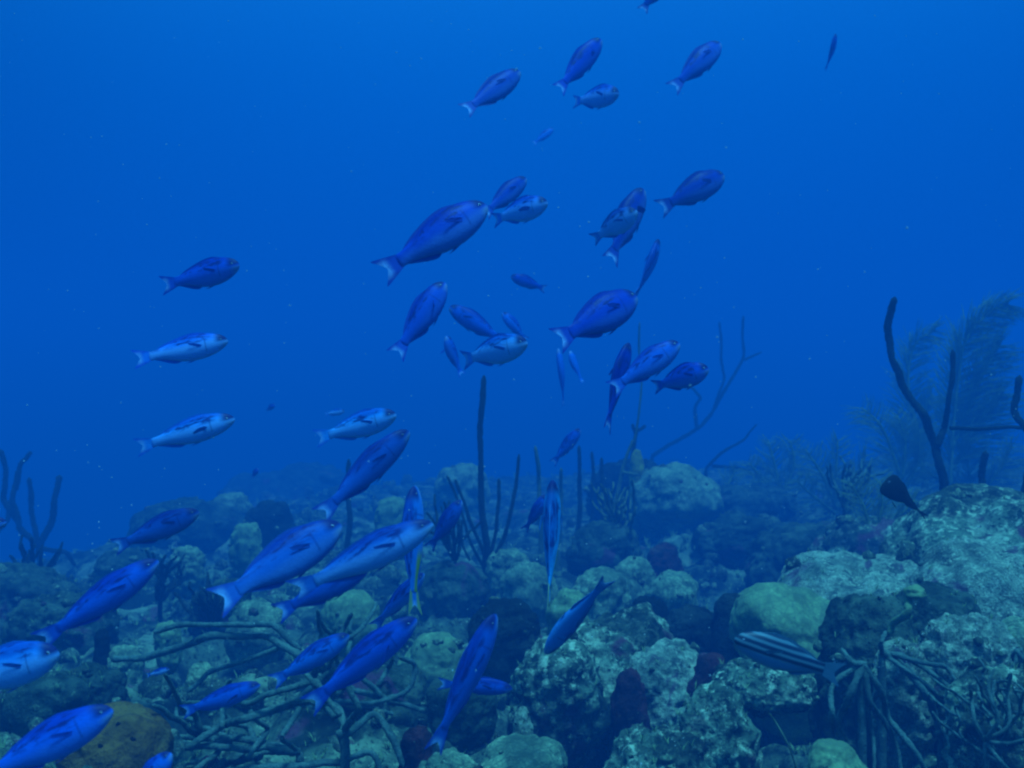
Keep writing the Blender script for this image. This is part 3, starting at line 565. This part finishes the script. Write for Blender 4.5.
# ------------------------------------------------------------------ fish
def fishmat(name, kind):
    m, t, b = newmat(name)
    tc = N(t, 'ShaderNodeTexCoord'); sp = N(t, 'ShaderNodeSeparateXYZ'); t.links.new(tc.outputs['Object'], sp.inputs[0])
    oi = N(t, 'ShaderNodeObjectInfo'); at = N(t, 'ShaderNodeAttribute', attribute_type='OBJECT', attribute_name='paleness'); ye = N(t, 'ShaderNodeAttribute', attribute_type='OBJECT', attribute_name='yellow')
    base = oi.outputs['Color']; zz_ = sp.outputs['Z']; xx_ = sp.outputs['X']
    sv = N(t, 'ShaderNodeCombineXYZ'); r10 = mathn(t, 'MULTIPLY', oi.outputs['Random'], 30.)
    for k in range(3): t.links.new(r10, sv.inputs[k])
    vm = N(t, 'ShaderNodeVectorMath', operation='ADD'); t.links.new(tc.outputs['Object'], vm.inputs[0]); t.links.new(sv.outputs[0], vm.inputs[1]); c_ = vm.outputs[0]
    n1 = noisen(t, c_, 7, 4, .6); n2 = noisen(t, c_, 3, 2)
    if kind == 'body':
        zz2 = mathn(t, 'ADD', zz_, mathn(t, 'MULTIPLY', mathn(t, 'SUBTRACT', n2, .5), .25))
        dark = cmix(t, 1., base, (.30, .34, .55), 'MULTIPLY')
        c = cmix(t, step(t, zz2, .14, .40), base, dark)
        pal = cmix(t, .7, base, (.34, .56, .90))
        zp = mathn(t, 'SUBTRACT', zz2, mathn(t, 'MULTIPLY', at.outputs['Fac'], .34))
        pf = mathn(t, 'MULTIPLY', step(t, zp, .02, -.34), at.outputs['Fac'])
        c = cmix(t, pf, c, pal)
        # saddle of dark blotches along the upper back
        bl = mathn(t, 'MULTIPLY', step(t, n1, .48, .6), mathn(t, 'MULTIPLY', step(t, zz_, .04, .24), step(t, xx_, .36, .26)))
        c = cmix(t, mathn(t, 'MULTIPLY', bl, .9), c, (.012, .02, .16))
        # dark forehead, pale chin
        c = cmix(t, mathn(t, 'MULTIPLY', step(t, xx_, .33, .43), step(t, zz_, -.06, .10)), c, (.02, .025, .14))
        c = cmix(t, mathn(t, 'MULTIPLY', mathn(t, 'MULTIPLY', step(t, xx_, .37, .47), step(t, zz_, .02, -.10)), .6), c, (.32, .38, .45))
        # gill edge
        g = mathn(t, 'ABSOLUTE', mathn(t, 'SUBTRACT', xx_, .26)); c = cmix(t, mathn(t, 'MULTIPLY', step(t, g, .014, .002), mathn(t, 'MULTIPLY', step(t, mathn(t, 'ABSOLUTE', zz_), .3, .2), .45)), c, (.015, .03, .2))
        c = cmix(t, mathn(t, 'MULTIPLY', mathn(t, 'MULTIPLY', step(t, xx_, .02, -.12), step(t, zz_, .08, -.04)), ye.outputs['Fac']), c, (.38, .42, .03))
        # scales
        vo = N(t, 'ShaderNodeTexVoronoi'); mp = N(t, 'ShaderNodeMapping'); t.links.new(tc.outputs['Object'], mp.inputs[0]); mp.inputs['Scale'].default_value = (52, 4, 17); t.links.new(mp.outputs[0], vo.inputs['Vector']); vo.inputs['Scale'].default_value = 1
        c = cmix(t, mathn(t, 'MULTIPLY', step(t, vo.outputs['Distance'], .25, .75), .12), c, cmix(t, 1., c, (.45, .5, .6), 'MULTIPLY'))
        bp = N(t, 'ShaderNodeBump'); bp.inputs['Strength'].default_value = .05; bp.inputs['Distance'].default_value = .01; t.links.new(vo.outputs['Distance'], bp.inputs['Height']); t.links.new(bp.outputs[0], b.inputs['Normal'])
        b.inputs['Roughness'].default_value = .45; b.inputs['Specular IOR Level'].default_value = .1
    elif kind == 'tail':
        az = mathn(t, 'ABSOLUTE', zz_)
        edge = cmix(t, 1., base, (.35, .4, .7), 'MULTIPLY')
        notch = mathn(t, 'MULTIPLY', step(t, xx_, -.40, -.47), step(t, az, .30, .08))
        c = cmix(t, step(t, az, .10, .24), base, edge)
        c = cmix(t, mathn(t, 'MULTIPLY', notch, .95), c, (.40, .62, .95))
        wv = noisen(t, c_, 22, 2); c = cmix(t, mathn(t, 'MULTIPLY', step(t, wv, .45, .6), .3), c, edge)
        c = cmix(t, mathn(t, 'MULTIPLY', step(t, az, .05, .16), mathn(t, 'MULTIPLY', ye.outputs['Fac'], .8)), c, (.38, .42, .03))
        b.inputs['Roughness'].default_value = .6
    else:
        c = cmix(t, 1., base, (.30, .34, .6), 'MULTIPLY'); wv = noisen(t, c_, 22, 2); c = cmix(t, mathn(t, 'MULTIPLY', wv, .5), c, base); b.inputs['Roughness'].default_value = .6
    t.links.new(c, b.inputs['Base Color']); return m
FB, FT, FN = fishmat('fish_scales', 'body'), fishmat('fish_tail', 'tail'), fishmat('fish_fin', 'fin')
def plain(name, c, r=.4):
    m, t, b = newmat(name); tc = N(t, 'ShaderNodeTexCoord'); n_ = noisen(t, tc.outputs['Object'], 12, 3)
    t.links.new(cmix(t, n_, tuple(v*.6 for v in c), c), b.inputs['Base Color']); b.inputs['Roughness'].default_value = r; return m
MI, MP, MS, MB = plain('iris', (.35, .42, .5), .2), plain('pupil', (.01, .01, .015), .1), plain('pectoral_spot', (.01, .012, .05)), plain('black_skin', (.006, .006, .012), .7)
m, t, b = newmat('striped_skin'); tc = N(t, 'ShaderNodeTexCoord'); sp = N(t, 'ShaderNodeSeparateXYZ'); t.links.new(tc.outputs['Object'], sp.inputs[0])
v = mathn(t, 'ADD', mathn(t, 'MULTIPLY', sp.outputs['Z'], 33.), mathn(t, 'MULTIPLY', noisen(t, tc.outputs['Object'], 5, 2), 1.2))
c = cmix(t, step(t, mathn(t, 'SINE', v), -.5, .9), (.008, .015, .04), (.11, .19, .22)); c = cmix(t, step(t, sp.outputs['Z'], -.10, -.2), c, (.12, .24, .36))
t.links.new(c, b.inputs['Base Color']); b.inputs['Roughness'].default_value = .5; MST = m

T_ = [0, .012, .04, .09, .16, .24, .33, .42, .51, .60, .68, .75, .80, .85]
TOP = [.03, .12, .23, .33, .41, .47, .50, .485, .43, .35, .27, .205, .18, .175]
BOT = [-.05, -.12, -.20, -.30, -.395, -.46, -.495, -.495, -.45, -.36, -.27, -.205, -.18, -.175]
WID = [.03, .13, .25, .36, .44, .49, .50, .475, .42, .34, .25, .165, .11, .06]
def prof(A, t): return float(np.interp(t, T_, A))
def bendy(x, bend): t = .5-x; return bend*max(0, t-.25)**1.7
def body_mesh(bend):
    ns = 22; V = []; Fc = []; ts = sorted(set(list(np.linspace(0, .85, 34))+[.008, .02]))
    for t in ts:
        tp, bt, wd = prof(TOP, t), prof(BOT, t), prof(WID, t); cz = (tp+bt)/2; hz = (tp-bt)/2; xx_ = .5-t
        for k in range(ns):
            a = 2*math.pi*k/ns; s_, c_ = math.sin(a), math.cos(a)
            V.append((xx_, bendy(xx_, bend)+wd*math.copysign(abs(c_)**.9, c_)*(1-.25*max(0, s_)), cz+hz*math.copysign(abs(s_)**.92, s_)))
    m = len(ts)
    for i in range(m-1):
        for k in range(ns):
            q = i*ns; Fc.append((q+k, q+(k+1) % ns, q+ns+(k+1) % ns, q+ns+k))
    Fc.append(tuple(range(ns))[::-1]); Fc.append(tuple(range((m-1)*ns, m*ns)))
    me = bpy.data.meshes.new('body'); me.from_pydata(V, [], [f[::-1] for f in Fc]); me.polygons.foreach_set('use_smooth', [True]*len(me.polygons)); me.materials.append(None); return me
def fin_mesh(nm, outline, mat, bend, thick=.02, off=None):
    """outline in (x,z); a thin solid blade that follows the body's bend"""
    n = len(outline); V = []; Fc = []
    for s_ in (1, -1):
        for i, (x_, z_) in enumerate(outline):
            V.append((x_, bendy(x_, bend)+s_*thick, z_))
    # strips between first half and reversed second half keep the concave outline clean
    h = n//2
    for i in range(h-1):
        a, b_, c_, d_ = i, i+1, n-2-i, n-1-i
        Fc.append((a, b_, c_, d_)); Fc.append((n+d_, n+c_, n+b_, n+a))
    for i in range(n): j = (i+1) % n; Fc.append((j, i, n+i, n+j))
    me = bpy.data.meshes.new(nm); me.from_pydata(V, [], Fc); me.materials.append(mat); return me
def make_kind(bend):
    K = {}
    K['body'] = body_mesh(bend)
    # tail: lower edge out, upper edge back is mirrored lobes around a notch
    lo = [(-.33, -.0), (-.355, -.17), (-.39, -.26), (-.43, -.35), (-.47, -.44), (-.50, -.50)]
    up = [(x_, -z_) for x_, z_ in lo]
    inner_lo = [(-.50, -.50), (-.465, -.33), (-.437, -.20), (-.42, -.10), (-.415, 0), (-.37, 0)]
    ol = [(-.29, 0), (-.33, -.165), (-.38, -.215), (-.43, -.265), (-.48, -.315), (-.525, -.355)]
    il = [(-.527, -.33), (-.502, -.24), (-.482, -.16), (-.466, -.09), (-.457, -.04), (-.453, 0)]
    V = []; Fc = []
    for sg in (1, -1):
        for s_ in (1, -1):
            b0 = len(V)
            for (x_, z_) in ol+il: V.append((x_, bendy(x_, bend)*(1)+s_*.018*(1 if x_ > -.4 else .5), z_*sg))
            for i in range(5):
                a, b_, c_, d_ = b0+i, b0+i+1, b0+6+(4-i), b0+6+(5-i)
                Fc.append((a, b_, c_, d_))
        b0 = len(V)-24; n = 12
        for i in range(n): j = (i+1) % n; Fc.append((b0+i, b0+j, b0+n+j, b0+n+i))
    me = bpy.data.meshes.new('tail_fin'); me.from_pydata(V, [], Fc); me.materials.append(FT); K['tail_fin'] = me
    tt = np.linspace(.20, .76, 14)
    o1 = [(.5-t, prof(TOP, t)-.03) for t in tt]; o2 = [(.5-t-.012, prof(TOP, t)-.01+.075*math.sin(math.pi*min(1, max(0, (t-.2)/.16))*.5)*min(1, max(0, (.765-t)/.10))**.6) for t in tt][::-1]
    K['dorsal_fin'] = fin_mesh('dorsal_fin', o1+o2, FN, bend)
    tt = np.linspace(.52, .78, 9)
    o1 = [(.5-t, prof(BOT, t)+.03) for t in tt]; o2 = [(.5-t-.02, prof(BOT, t)+.01-.10*math.sin(math.pi*min(1, max(0, (t-.52)/.06))*.5)*min(1, max(0, (.785-t)/.14))**.7) for t in tt][::-1]
    K['anal_fin'] = fin_mesh('anal_fin', o1+o2, FN, bend)
    K['pelvic_fin'] = fin_mesh('pelvic_fin', [(.17, -.42), (.12, -.45), (.07, -.48), (.00, -.54), (.06, -.535), (.13, -.49)], FN, bend)
    # pectorals folded back, or held out
    for nm, oy, out_ in (('pectoral_fin', 1, 0), ('pectoral_fin', -1, 0), ('pectoral_fin_out', -1, 1)):
        y0 = prof(WID, .27)*oy
        if out_: pts = [(.23, y0*.9, -.02), (.20, y0*1.6, .02), (.16, y0*2.6, 0), (.11, y0*3.5, -.10), (.10, y0*2.7, -.16), (.15, y0*1.6, -.12), (.19, y0*.9, -.12)]
        else: pts = [(.235, y0*.93, -.01), (.20, y0*1.10, .05), (.14, y0*1.22, .13), (.08, y0*1.26, .17), (.09, y0*1.22, .10), (.14, y0*1.12, .03), (.21, y0*.95, -.08)]
        V = [Vector(p) for p in pts]+[Vector(p)+Vector((0, .02*oy, .01)) for p in pts]; n = len(pts)
        Fc = [tuple(range(n)), tuple(range(2*n-1, n-1, -1))]+[(i, (i+1) % n, n+(i+1) % n, n+i) for i in range(n)]
        me = bpy.data.meshes.new('pectoral_fin'); me.from_pydata([tuple(v) for v in V], [], Fc); me.materials.append(FN); K[nm+str(oy)] = me
    return K
def ball_mesh(nm, r, sx, mat):
    U, Q = ico(3); me = bpy.data.meshes.new(nm); me.from_pydata((U*np.array([r, r, r])*np.array(sx)).tolist(), [], Q); me.polygons.foreach_set('use_smooth', [True]*len(me.polygons)); me.materials.append(mat); return me
KINDS = [make_kind(b_) for b_ in (0, .9, -.9)]
# the black fish: deep short body on a long thin stalk
T_ = [0, .03, .10, .18, .28, .38, .46, .54, .64, .74, .85]
TOP = [.20, .42, .50, .48, .40, .30, .20, .12, .07, .05, .04]
BOT = [-.20, -.42, -.50, -.48, -.44, -.36, -.26, -.14, -.06, -.04, -.04]
WID = [.03, .2, .35, .45, .45, .36, .24, .14, .07, .04, .03]
KINDS.append(make_kind(0)); KINDS[3]['tail_fin'].transform(Matrix.Diagonal((1, 1, .35, 1)))
def fish(H, T, hpx, d, yaw=0, roll=0, tint=(.03, .11, .62), pale=.3, label='', group='school of blue wrasses', bend=0, out=0, yellow=0, name='wrasse', cat='fish', bmat=None, fmat=None, small=False, fat=1.0, kind=None):
    yaw = R(yaw); h = Vector(P(*H, d)); t = Vector(P(*T, d)); Lp = (h-t).length
    dy = math.tan(yaw)*Lp; h = P(*H, d+dy*.5); t = P(*T, d-dy*.5); ax = h-t; L = ax.length; X_ = ax.normalized()
    up = Vector((0, 0, 1)); view = Vector((0, 1, 0))
    Z_ = view.cross(X_); Z_ = Z_ if Z_.length > .05 else up
    if Z_.z < 0 or (abs(Z_.z) < .12 and X_.z > 0 and X_.x < 0): Z_ = -Z_
    Z_ = (Z_-X_*Z_.dot(X_)).normalized(); Z_ = Quaternion(X_, R(roll)) @ Z_; Y_ = Z_.cross(X_)
    H_ = hpx*.87/F*d
    root = empty(name, (h+t)/2); root.rotation_mode = 'QUATERNION'
    root.rotation_quaternion = Matrix((X_, Y_, Z_)).transposed().to_quaternion()
    root.scale = (L*.955, H_*.55*fat, H_); tag(root, label, cat, group)
    K = KINDS[bend if kind is None else kind]
    def part(nm, me, mat=None, par=root, loc=(0, 0, 0), sc=None):
        o = bpy.data.objects.new(nm, me); COL.objects.link(o); o.parent = par; o.location = loc; o.color = (*tint, 1); o['paleness'] = float(pale); o['yellow'] = float(yellow)
        if sc: o.scale = sc
        if mat: o.material_slots[0].link = 'OBJECT'; o.material_slots[0].material = mat
        return o
    part('body', K['body'], bmat or FB); part('tail_fin', K['tail_fin'], fmat, sc=(1, 1, min(1.05, .36*L/H_))); part('dorsal_fin', K['dorsal_fin'], fmat); part('anal_fin', K['anal_fin'], fmat)
    if small: return root
    part('pelvic_fin', K['pelvic_fin'], fmat)
    part('pectoral_fin', K['pectoral_fin1'], fmat); part('pectoral_fin', K['pectoral_fin_out-1' if out else 'pectoral_fin-1'], fmat)
    asp = L/H_   # keep eyes round
    for s_ in (1, -1):
        ey = part('eye', EYE, None, root, (.425, s_*prof(WID, .075)*.84, .07), (.062/asp, .05, .062)); part('pupil', PUP, None, ey, (0, s_*.62, 0))
        part('pectoral_spot', SPOT, None, root, (.235, s_*prof(WID, .265)*.93, -.04), (.035/asp*1.3, .03, .075))
    return root
EYE = ball_mesh('eye', 1, (1, 1, 1), MI); PUP = ball_mesh('pupil', .58, (1, 1, 1), MP); SPOT = ball_mesh('pectoral_spot', 1, (1, 1, 1), MS)
DK, BL, BR, PL, IN = (.010, .04, .46), (.015, .12, .72), (.02, .18, .92), (.04, .27, .96), (.02, .05, .62)
SC = 'school of blue wrasses over the reef'; CH = 'small blue fish high in the open water'
FISH = [
 ((666, -26), (642, 11), 20, 4.2, 10, 0, DK, 0, 'dark fish cut by the top edge with only its tail showing', CH, {}),
 ((836, 33), (828, 71), 11, 5.0, 0, 60, IN, 0, 'thin dark upright fish alone at the upper right', CH, dict(small=True)),
 ((602, 38), (555, 93), 25, 3.2, 20, 15, IN, .1, 'dark fish climbing steeply up right near the top centre', CH, dict(out=1)),
 ((721, 42), (675, 85), 27, 3.3, 30, 0, DK, .2, 'dark rounded fish with a pale tail right of the top centre group', CH, {}),
 ((620, 93), (573, 102), 26, 3.4, -35, 0, BR, .9, 'plump pale bellied fish below the steeply climbing one at top centre', CH, {}),
 ((521, 70), (462, 115), 28, 3.1, 25, 0, DK, .2, 'dark fish leftmost of the group at the top centre', CH, {}),
 ((554, 128), (533, 144), 9, 6.5, 20, 0, BL, 0, 'tiny faint fish alone in the haze below the top centre group', CH, dict(small=True)),
 ((725, 174), (663, 206), 32, 3.0, 25, 0, DK, .2, 'dark plump fish alone right of the overlapping pair', CH, {}),
 ((527, 177), (482, 216), 22, 3.0, 25, 10, DK, .2, 'dark fish half hidden behind the head of the biggest upper fish', CH, {}),
 ((549, 202), (490, 220), 28, 2.8, -20, 0, BR, 1.0, 'pale bellied fish right beside the head of the biggest upper fish', CH, {}),
 ((489, 204), (382, 270), 46, 2.0, 22, 0, DK, .35, 'biggest fish of the upper water with dark mottled back and bright tail', SC, dict(bend=1)),
 ((644, 187), (605, 264), 31, 2.9, 25, 20, DK, .2, 'dark upright fish with side fin spread behind a pale fish', CH, dict(out=1)),
 ((638, 210), (592, 240), 27, 2.7, -25, 0, (.10, .18, .70), 1.0, 'speckled pale fish in front of the dark upright one', CH, {}),
 ((659, 238), (639, 301), 21, 3.2, 25, 70, BL, 0, 'slim fish seen from behind right of the overlapping pair', CH, {}),
 ((241, 264), (166, 286), 31, 2.5, -15, 0, (.025, .10, .72), .25, 'topmost of the three fish in open water at left', SC, {}),
 ((230, 340), (135, 360), 30, 2.3, 8, 0, BR, .9, 'pale bellied middle fish of the three in open water at left', SC, dict(bend=2)),
 ((446, 281), (395, 356), 32, 2.5, 18, 10, (.025, .08, .60), .1, 'dark blue fish climbing steeply below the biggest upper fish', SC, {}),
 ((510, 276), (546, 289), 14, 4.4, 0, 0, DK, 0, 'small dark fish swimming left in the middle of the water', SC, dict(small=True)),
 ((448, 306), (505, 342), 22, 3.4, 10, 0, BL, 0, 'blue fish heading up left behind a pale plump one', SC, {}),
 ((529, 342), (458, 361), 33, 2.6, -25, 0, PL, 1.0, 'pale plump spotted fish in the centre below the small dark one', SC, {}),
 ((502, 312), (526, 340), 13, 4.2, 10, 0, BL, 0, 'small dim fish heading up left above the pale plump centre fish', SC, dict(small=True)),
 ((446, 335), (459, 376), 17, 3.6, -15, 50, BL, .1, 'small dim upright fish with side fin spread left of the pale plump one', SC, dict(out=1)),
 ((638, 295), (556, 341), 44, 2.3, 28, 0, DK, .15, 'large dark blue fish above the close trio right of centre', SC, {}),
 ((630, 341), (600, 430), 28, 2.7, 20, 55, DK, .1, 'long slim dark fish leftmost of the close trio', SC, {}),
 ((681, 342), (611, 390), 30, 2.55, 12, 0, (.03, .09, .60), .2, 'middle fish of the close trio with dark saddle marks', SC, {}),
 ((710, 368), (652, 388), 28, 2.7, -15, 0, (.02, .12, .80), .3, 'bright blue rightmost fish of the close trio', SC, {}),
 ((558, 347), (567, 406), 14, 3.9, 0, 70, BL, 0, 'faint thin fish hanging left of the close trio', SC, dict(small=True)),
 ((570, 350), (580, 384), 14, 4.4, 0, 60, BL, 0, 'faint shorter fish right beside the faint thin one', SC, dict(small=True)),
 ((581, 428), (552, 464), 15, 3.8, 10, 20, BL, .1, 'dim fish alone above the upright yellow edged fish', SC, {}),
 ((398, 414), (318, 438), 30, 2.5, -10, 0, PL, .8, 'pale fish just above the slanting dark fish', SC, {}),
 ((237, 418), (134, 448), 30, 2.2, 8, 0, PL, .8, 'palest and lowest of the three fish in open water at left', SC, dict(bend=1)),
 ((411, 429), (317, 516), 34, 2.1, 18, 15, (.022, .07, .44), .1, 'slanting dark fish with a bright tail above the big pale one', SC, dict(bend=2)),
 ((345, 411), (325, 414), 8, 5.2, 0, 0, PL, 1, 'tiny pale fish far off above the pale fish', SC, dict(small=True)),
 ((201, 511), (112, 548), 28, 2.4, 12, 0, (.022, .08, .46), .15, 'dark slim fish alone over the skyline at left', SC, {}),
 ((161, 559), (36, 645), 36, 1.9, 15, 10, (.02, .085, .62), .1, 'long deep blue fish above the pale one at the left edge', SC, dict(bend=1)),
 ((62, 652), (-62, 688), 50, 1.75, 5, 0, PL, .8, 'pale bright fish cut by the left edge', SC, {}),
 ((116, 708), (-30, 784), 46, 1.6, 12, 0, (.02, .10, .74), .2, 'large deep blue fish in the lower left corner over the orange sponge', SC, {}),
 ((8, 522), (-60, 532), 22, 2.6, 0, 0, BR, .6, 'fish at the left edge with only its nose in view', SC, {}),
 ((344, 523), (213, 604), 50, 1.95, 24, 0, (.02, .075, .46), .25, 'big broad dark blue fish left of the big pale one', SC, dict(bend=2)),
 ((436, 522), (290, 594), 40, 1.8, 10, 0, (.045, .18, .74), .75, 'big pale blue fish with clear eye in the middle of the lower school', SC, dict(bend=1)),
 ((374, 560), (276, 614), 34, 1.95, 10, 0, (.018, .07, .50), .1, 'dark fish tucked under the big pale blue one', SC, {}),
 ((415, 483), (407, 614), 36, 2.25, 15, 60, (.03, .13, .62), .2, 'upright fish with a yellow rear behind the big pale blue one', SC, dict(yellow=1)),
 ((425, 572), (373, 628), 23, 2.4, 10, 30, (.03, .15, .72), .4, 'small bright fish under the yellow tail of the upright one', SC, {}),
 ((462, 499), (430, 550), 20, 2.9, 10, 20, (.02, .07, .48), .1, 'dim fish right of the head of the big pale blue one', SC, {}),
 ((419, 617), (306, 703), 38, 1.9, 12, 15, (.02, .09, .66), .1, 'deep blue fish with one side fin spread low in the centre left', SC, dict(out=1)),
 ((351, 634), (271, 684), 26, 2.2, 10, 0, (.02, .10, .60), .1, 'smaller blue fish just left of the one with its side fin spread', SC, {}),
 ((497, 611), (433, 752), 38, 1.9, 15, 40, (.022, .12, .64), .1, 'large blue fish climbing steeply at the bottom centre', SC, {}),
 ((514, 689), (438, 682), 20, 2.3, 0, 0, (.02, .07, .50), 0, 'dark blue fish crossing behind the steeply climbing one', SC, {}),
 ((553, 477), (549, 610), 38, 2.35, 20, 80, (.05, .26, .76), .2, 'upright fish seen from above with yellow edged tail in the centre', SC, dict(yellow=1)),
 ((546, 494), (526, 532), 16, 2.9, 10, 30, (.03, .12, .62), .1, 'dim fish hidden behind the left side of the upright yellow edged one', SC, {}),
 ((544, 656), (606, 574), 27, 2.15, 10, 150, (.03, .14, .56), .1, 'blue fish diving head down over the rough pale boulder', SC, {}),
 ((262, 684), (180, 714), 23, 2.15, 5, 0, (.02, .10, .66), .1, 'small blue fish right of the orange sponge', SC, {}),
 ((172, 752), (130, 800), 26, 1.6, 0, 0, (.02, .12, .78), .1, 'blue fish at the bottom edge with only its head in view', SC, {}),
 ((170, 669), (147, 675), 8, 2.4, 0, 0, (.02, .10, .60), 1, 'tiny blue fish over the dark rock at lower left', SC, dict(small=True)),
 ((258, 468), (252, 478), 6, 5.2, 0, 0, DK, 0, 'tiny dark fish at the crest above the dark rounded sponge', SC, dict(small=True)),
 ((275, 404), (266, 411), 6, 6.0, 0, 0, DK, 0, 'tiny dark far fish in open water left of the pale fish', SC, dict(small=True)),
]
for i_, (H, T, hp, d, yw, rl, ti, pa, lb, gr, kw) in enumerate(FISH):
    d *= 1.25 if gr == CH else (1.3 if d > 3 else 1)
    kw.setdefault('bend', (0, 1, 2, 1, 0, 2)[i_ % 6]); vb = (.8, 1.1, .95, 1.25, .7, 1.0, 1.15)[i_ % 7]; ti = (ti[0]*.6*vb, ti[1]*1.4*vb, ti[2]*vb**.5*(.9 if pa < .25 and gr == CH else 1)); pa = min(1, pa+.05); vb *= 1
    if i_ % 7 == 2: kw.setdefault('out', 1)
    fish(H, T, hp, d, yw, rl, ti, pa, lb, gr, **kw)
fish((732, 638), (842, 675), 38, 1.95, 0, 0, (.08, .15, .22), 0, 'dark and pale striped fish over the rocks at lower right', None, name='striped_fish', bmat=MST, fmat=plain('striped_fish_fin', (.10, .20, .26), .6))
fish((884, 480), (927, 518), 28, 2.9, 0, 0, (.006, .006, .012), 0, 'black fish hanging in front of the hazy plume bed', None, name='black_fish', bmat=MB, fmat=MB, kind=3, fat=.35)

# ------------------------------------------------------------------ the water itself
bm = bmesh.new(); bmesh.ops.create_cube(bm, size=1); me = bpy.data.meshes.new('haze'); bm.to_mesh(me); bm.free()
hz = bpy.data.objects.new('haze', me); COL.objects.link(hz)
zt, zb = ZC+2.6, -7.2; hz.scale = (130, 100, zt-zb); hz.location = (0, 35, (zt+zb)/2); hz.display_type = 'WIRE'
tag(hz, 'deep blue sea water around the reef', 'water', kind='stuff')
hm = bpy.data.materials.new('sea_water'); hm.use_nodes = True; t = hm.node_tree; t.nodes.clear()
o = N(t, 'ShaderNodeOutputMaterial'); pv = N(t, 'ShaderNodeVolumePrincipled'); t.links.new(pv.outputs[0], o.inputs['Volume'])
pv.inputs['Density'].default_value = .09; pv.inputs['Color'].default_value = (.015, .275, .90, 1); pv.inputs['Absorption Color'].default_value = (0, 0, 0, 1); pv.inputs['Anisotropy'].default_value = 0
me.materials.append(hm)
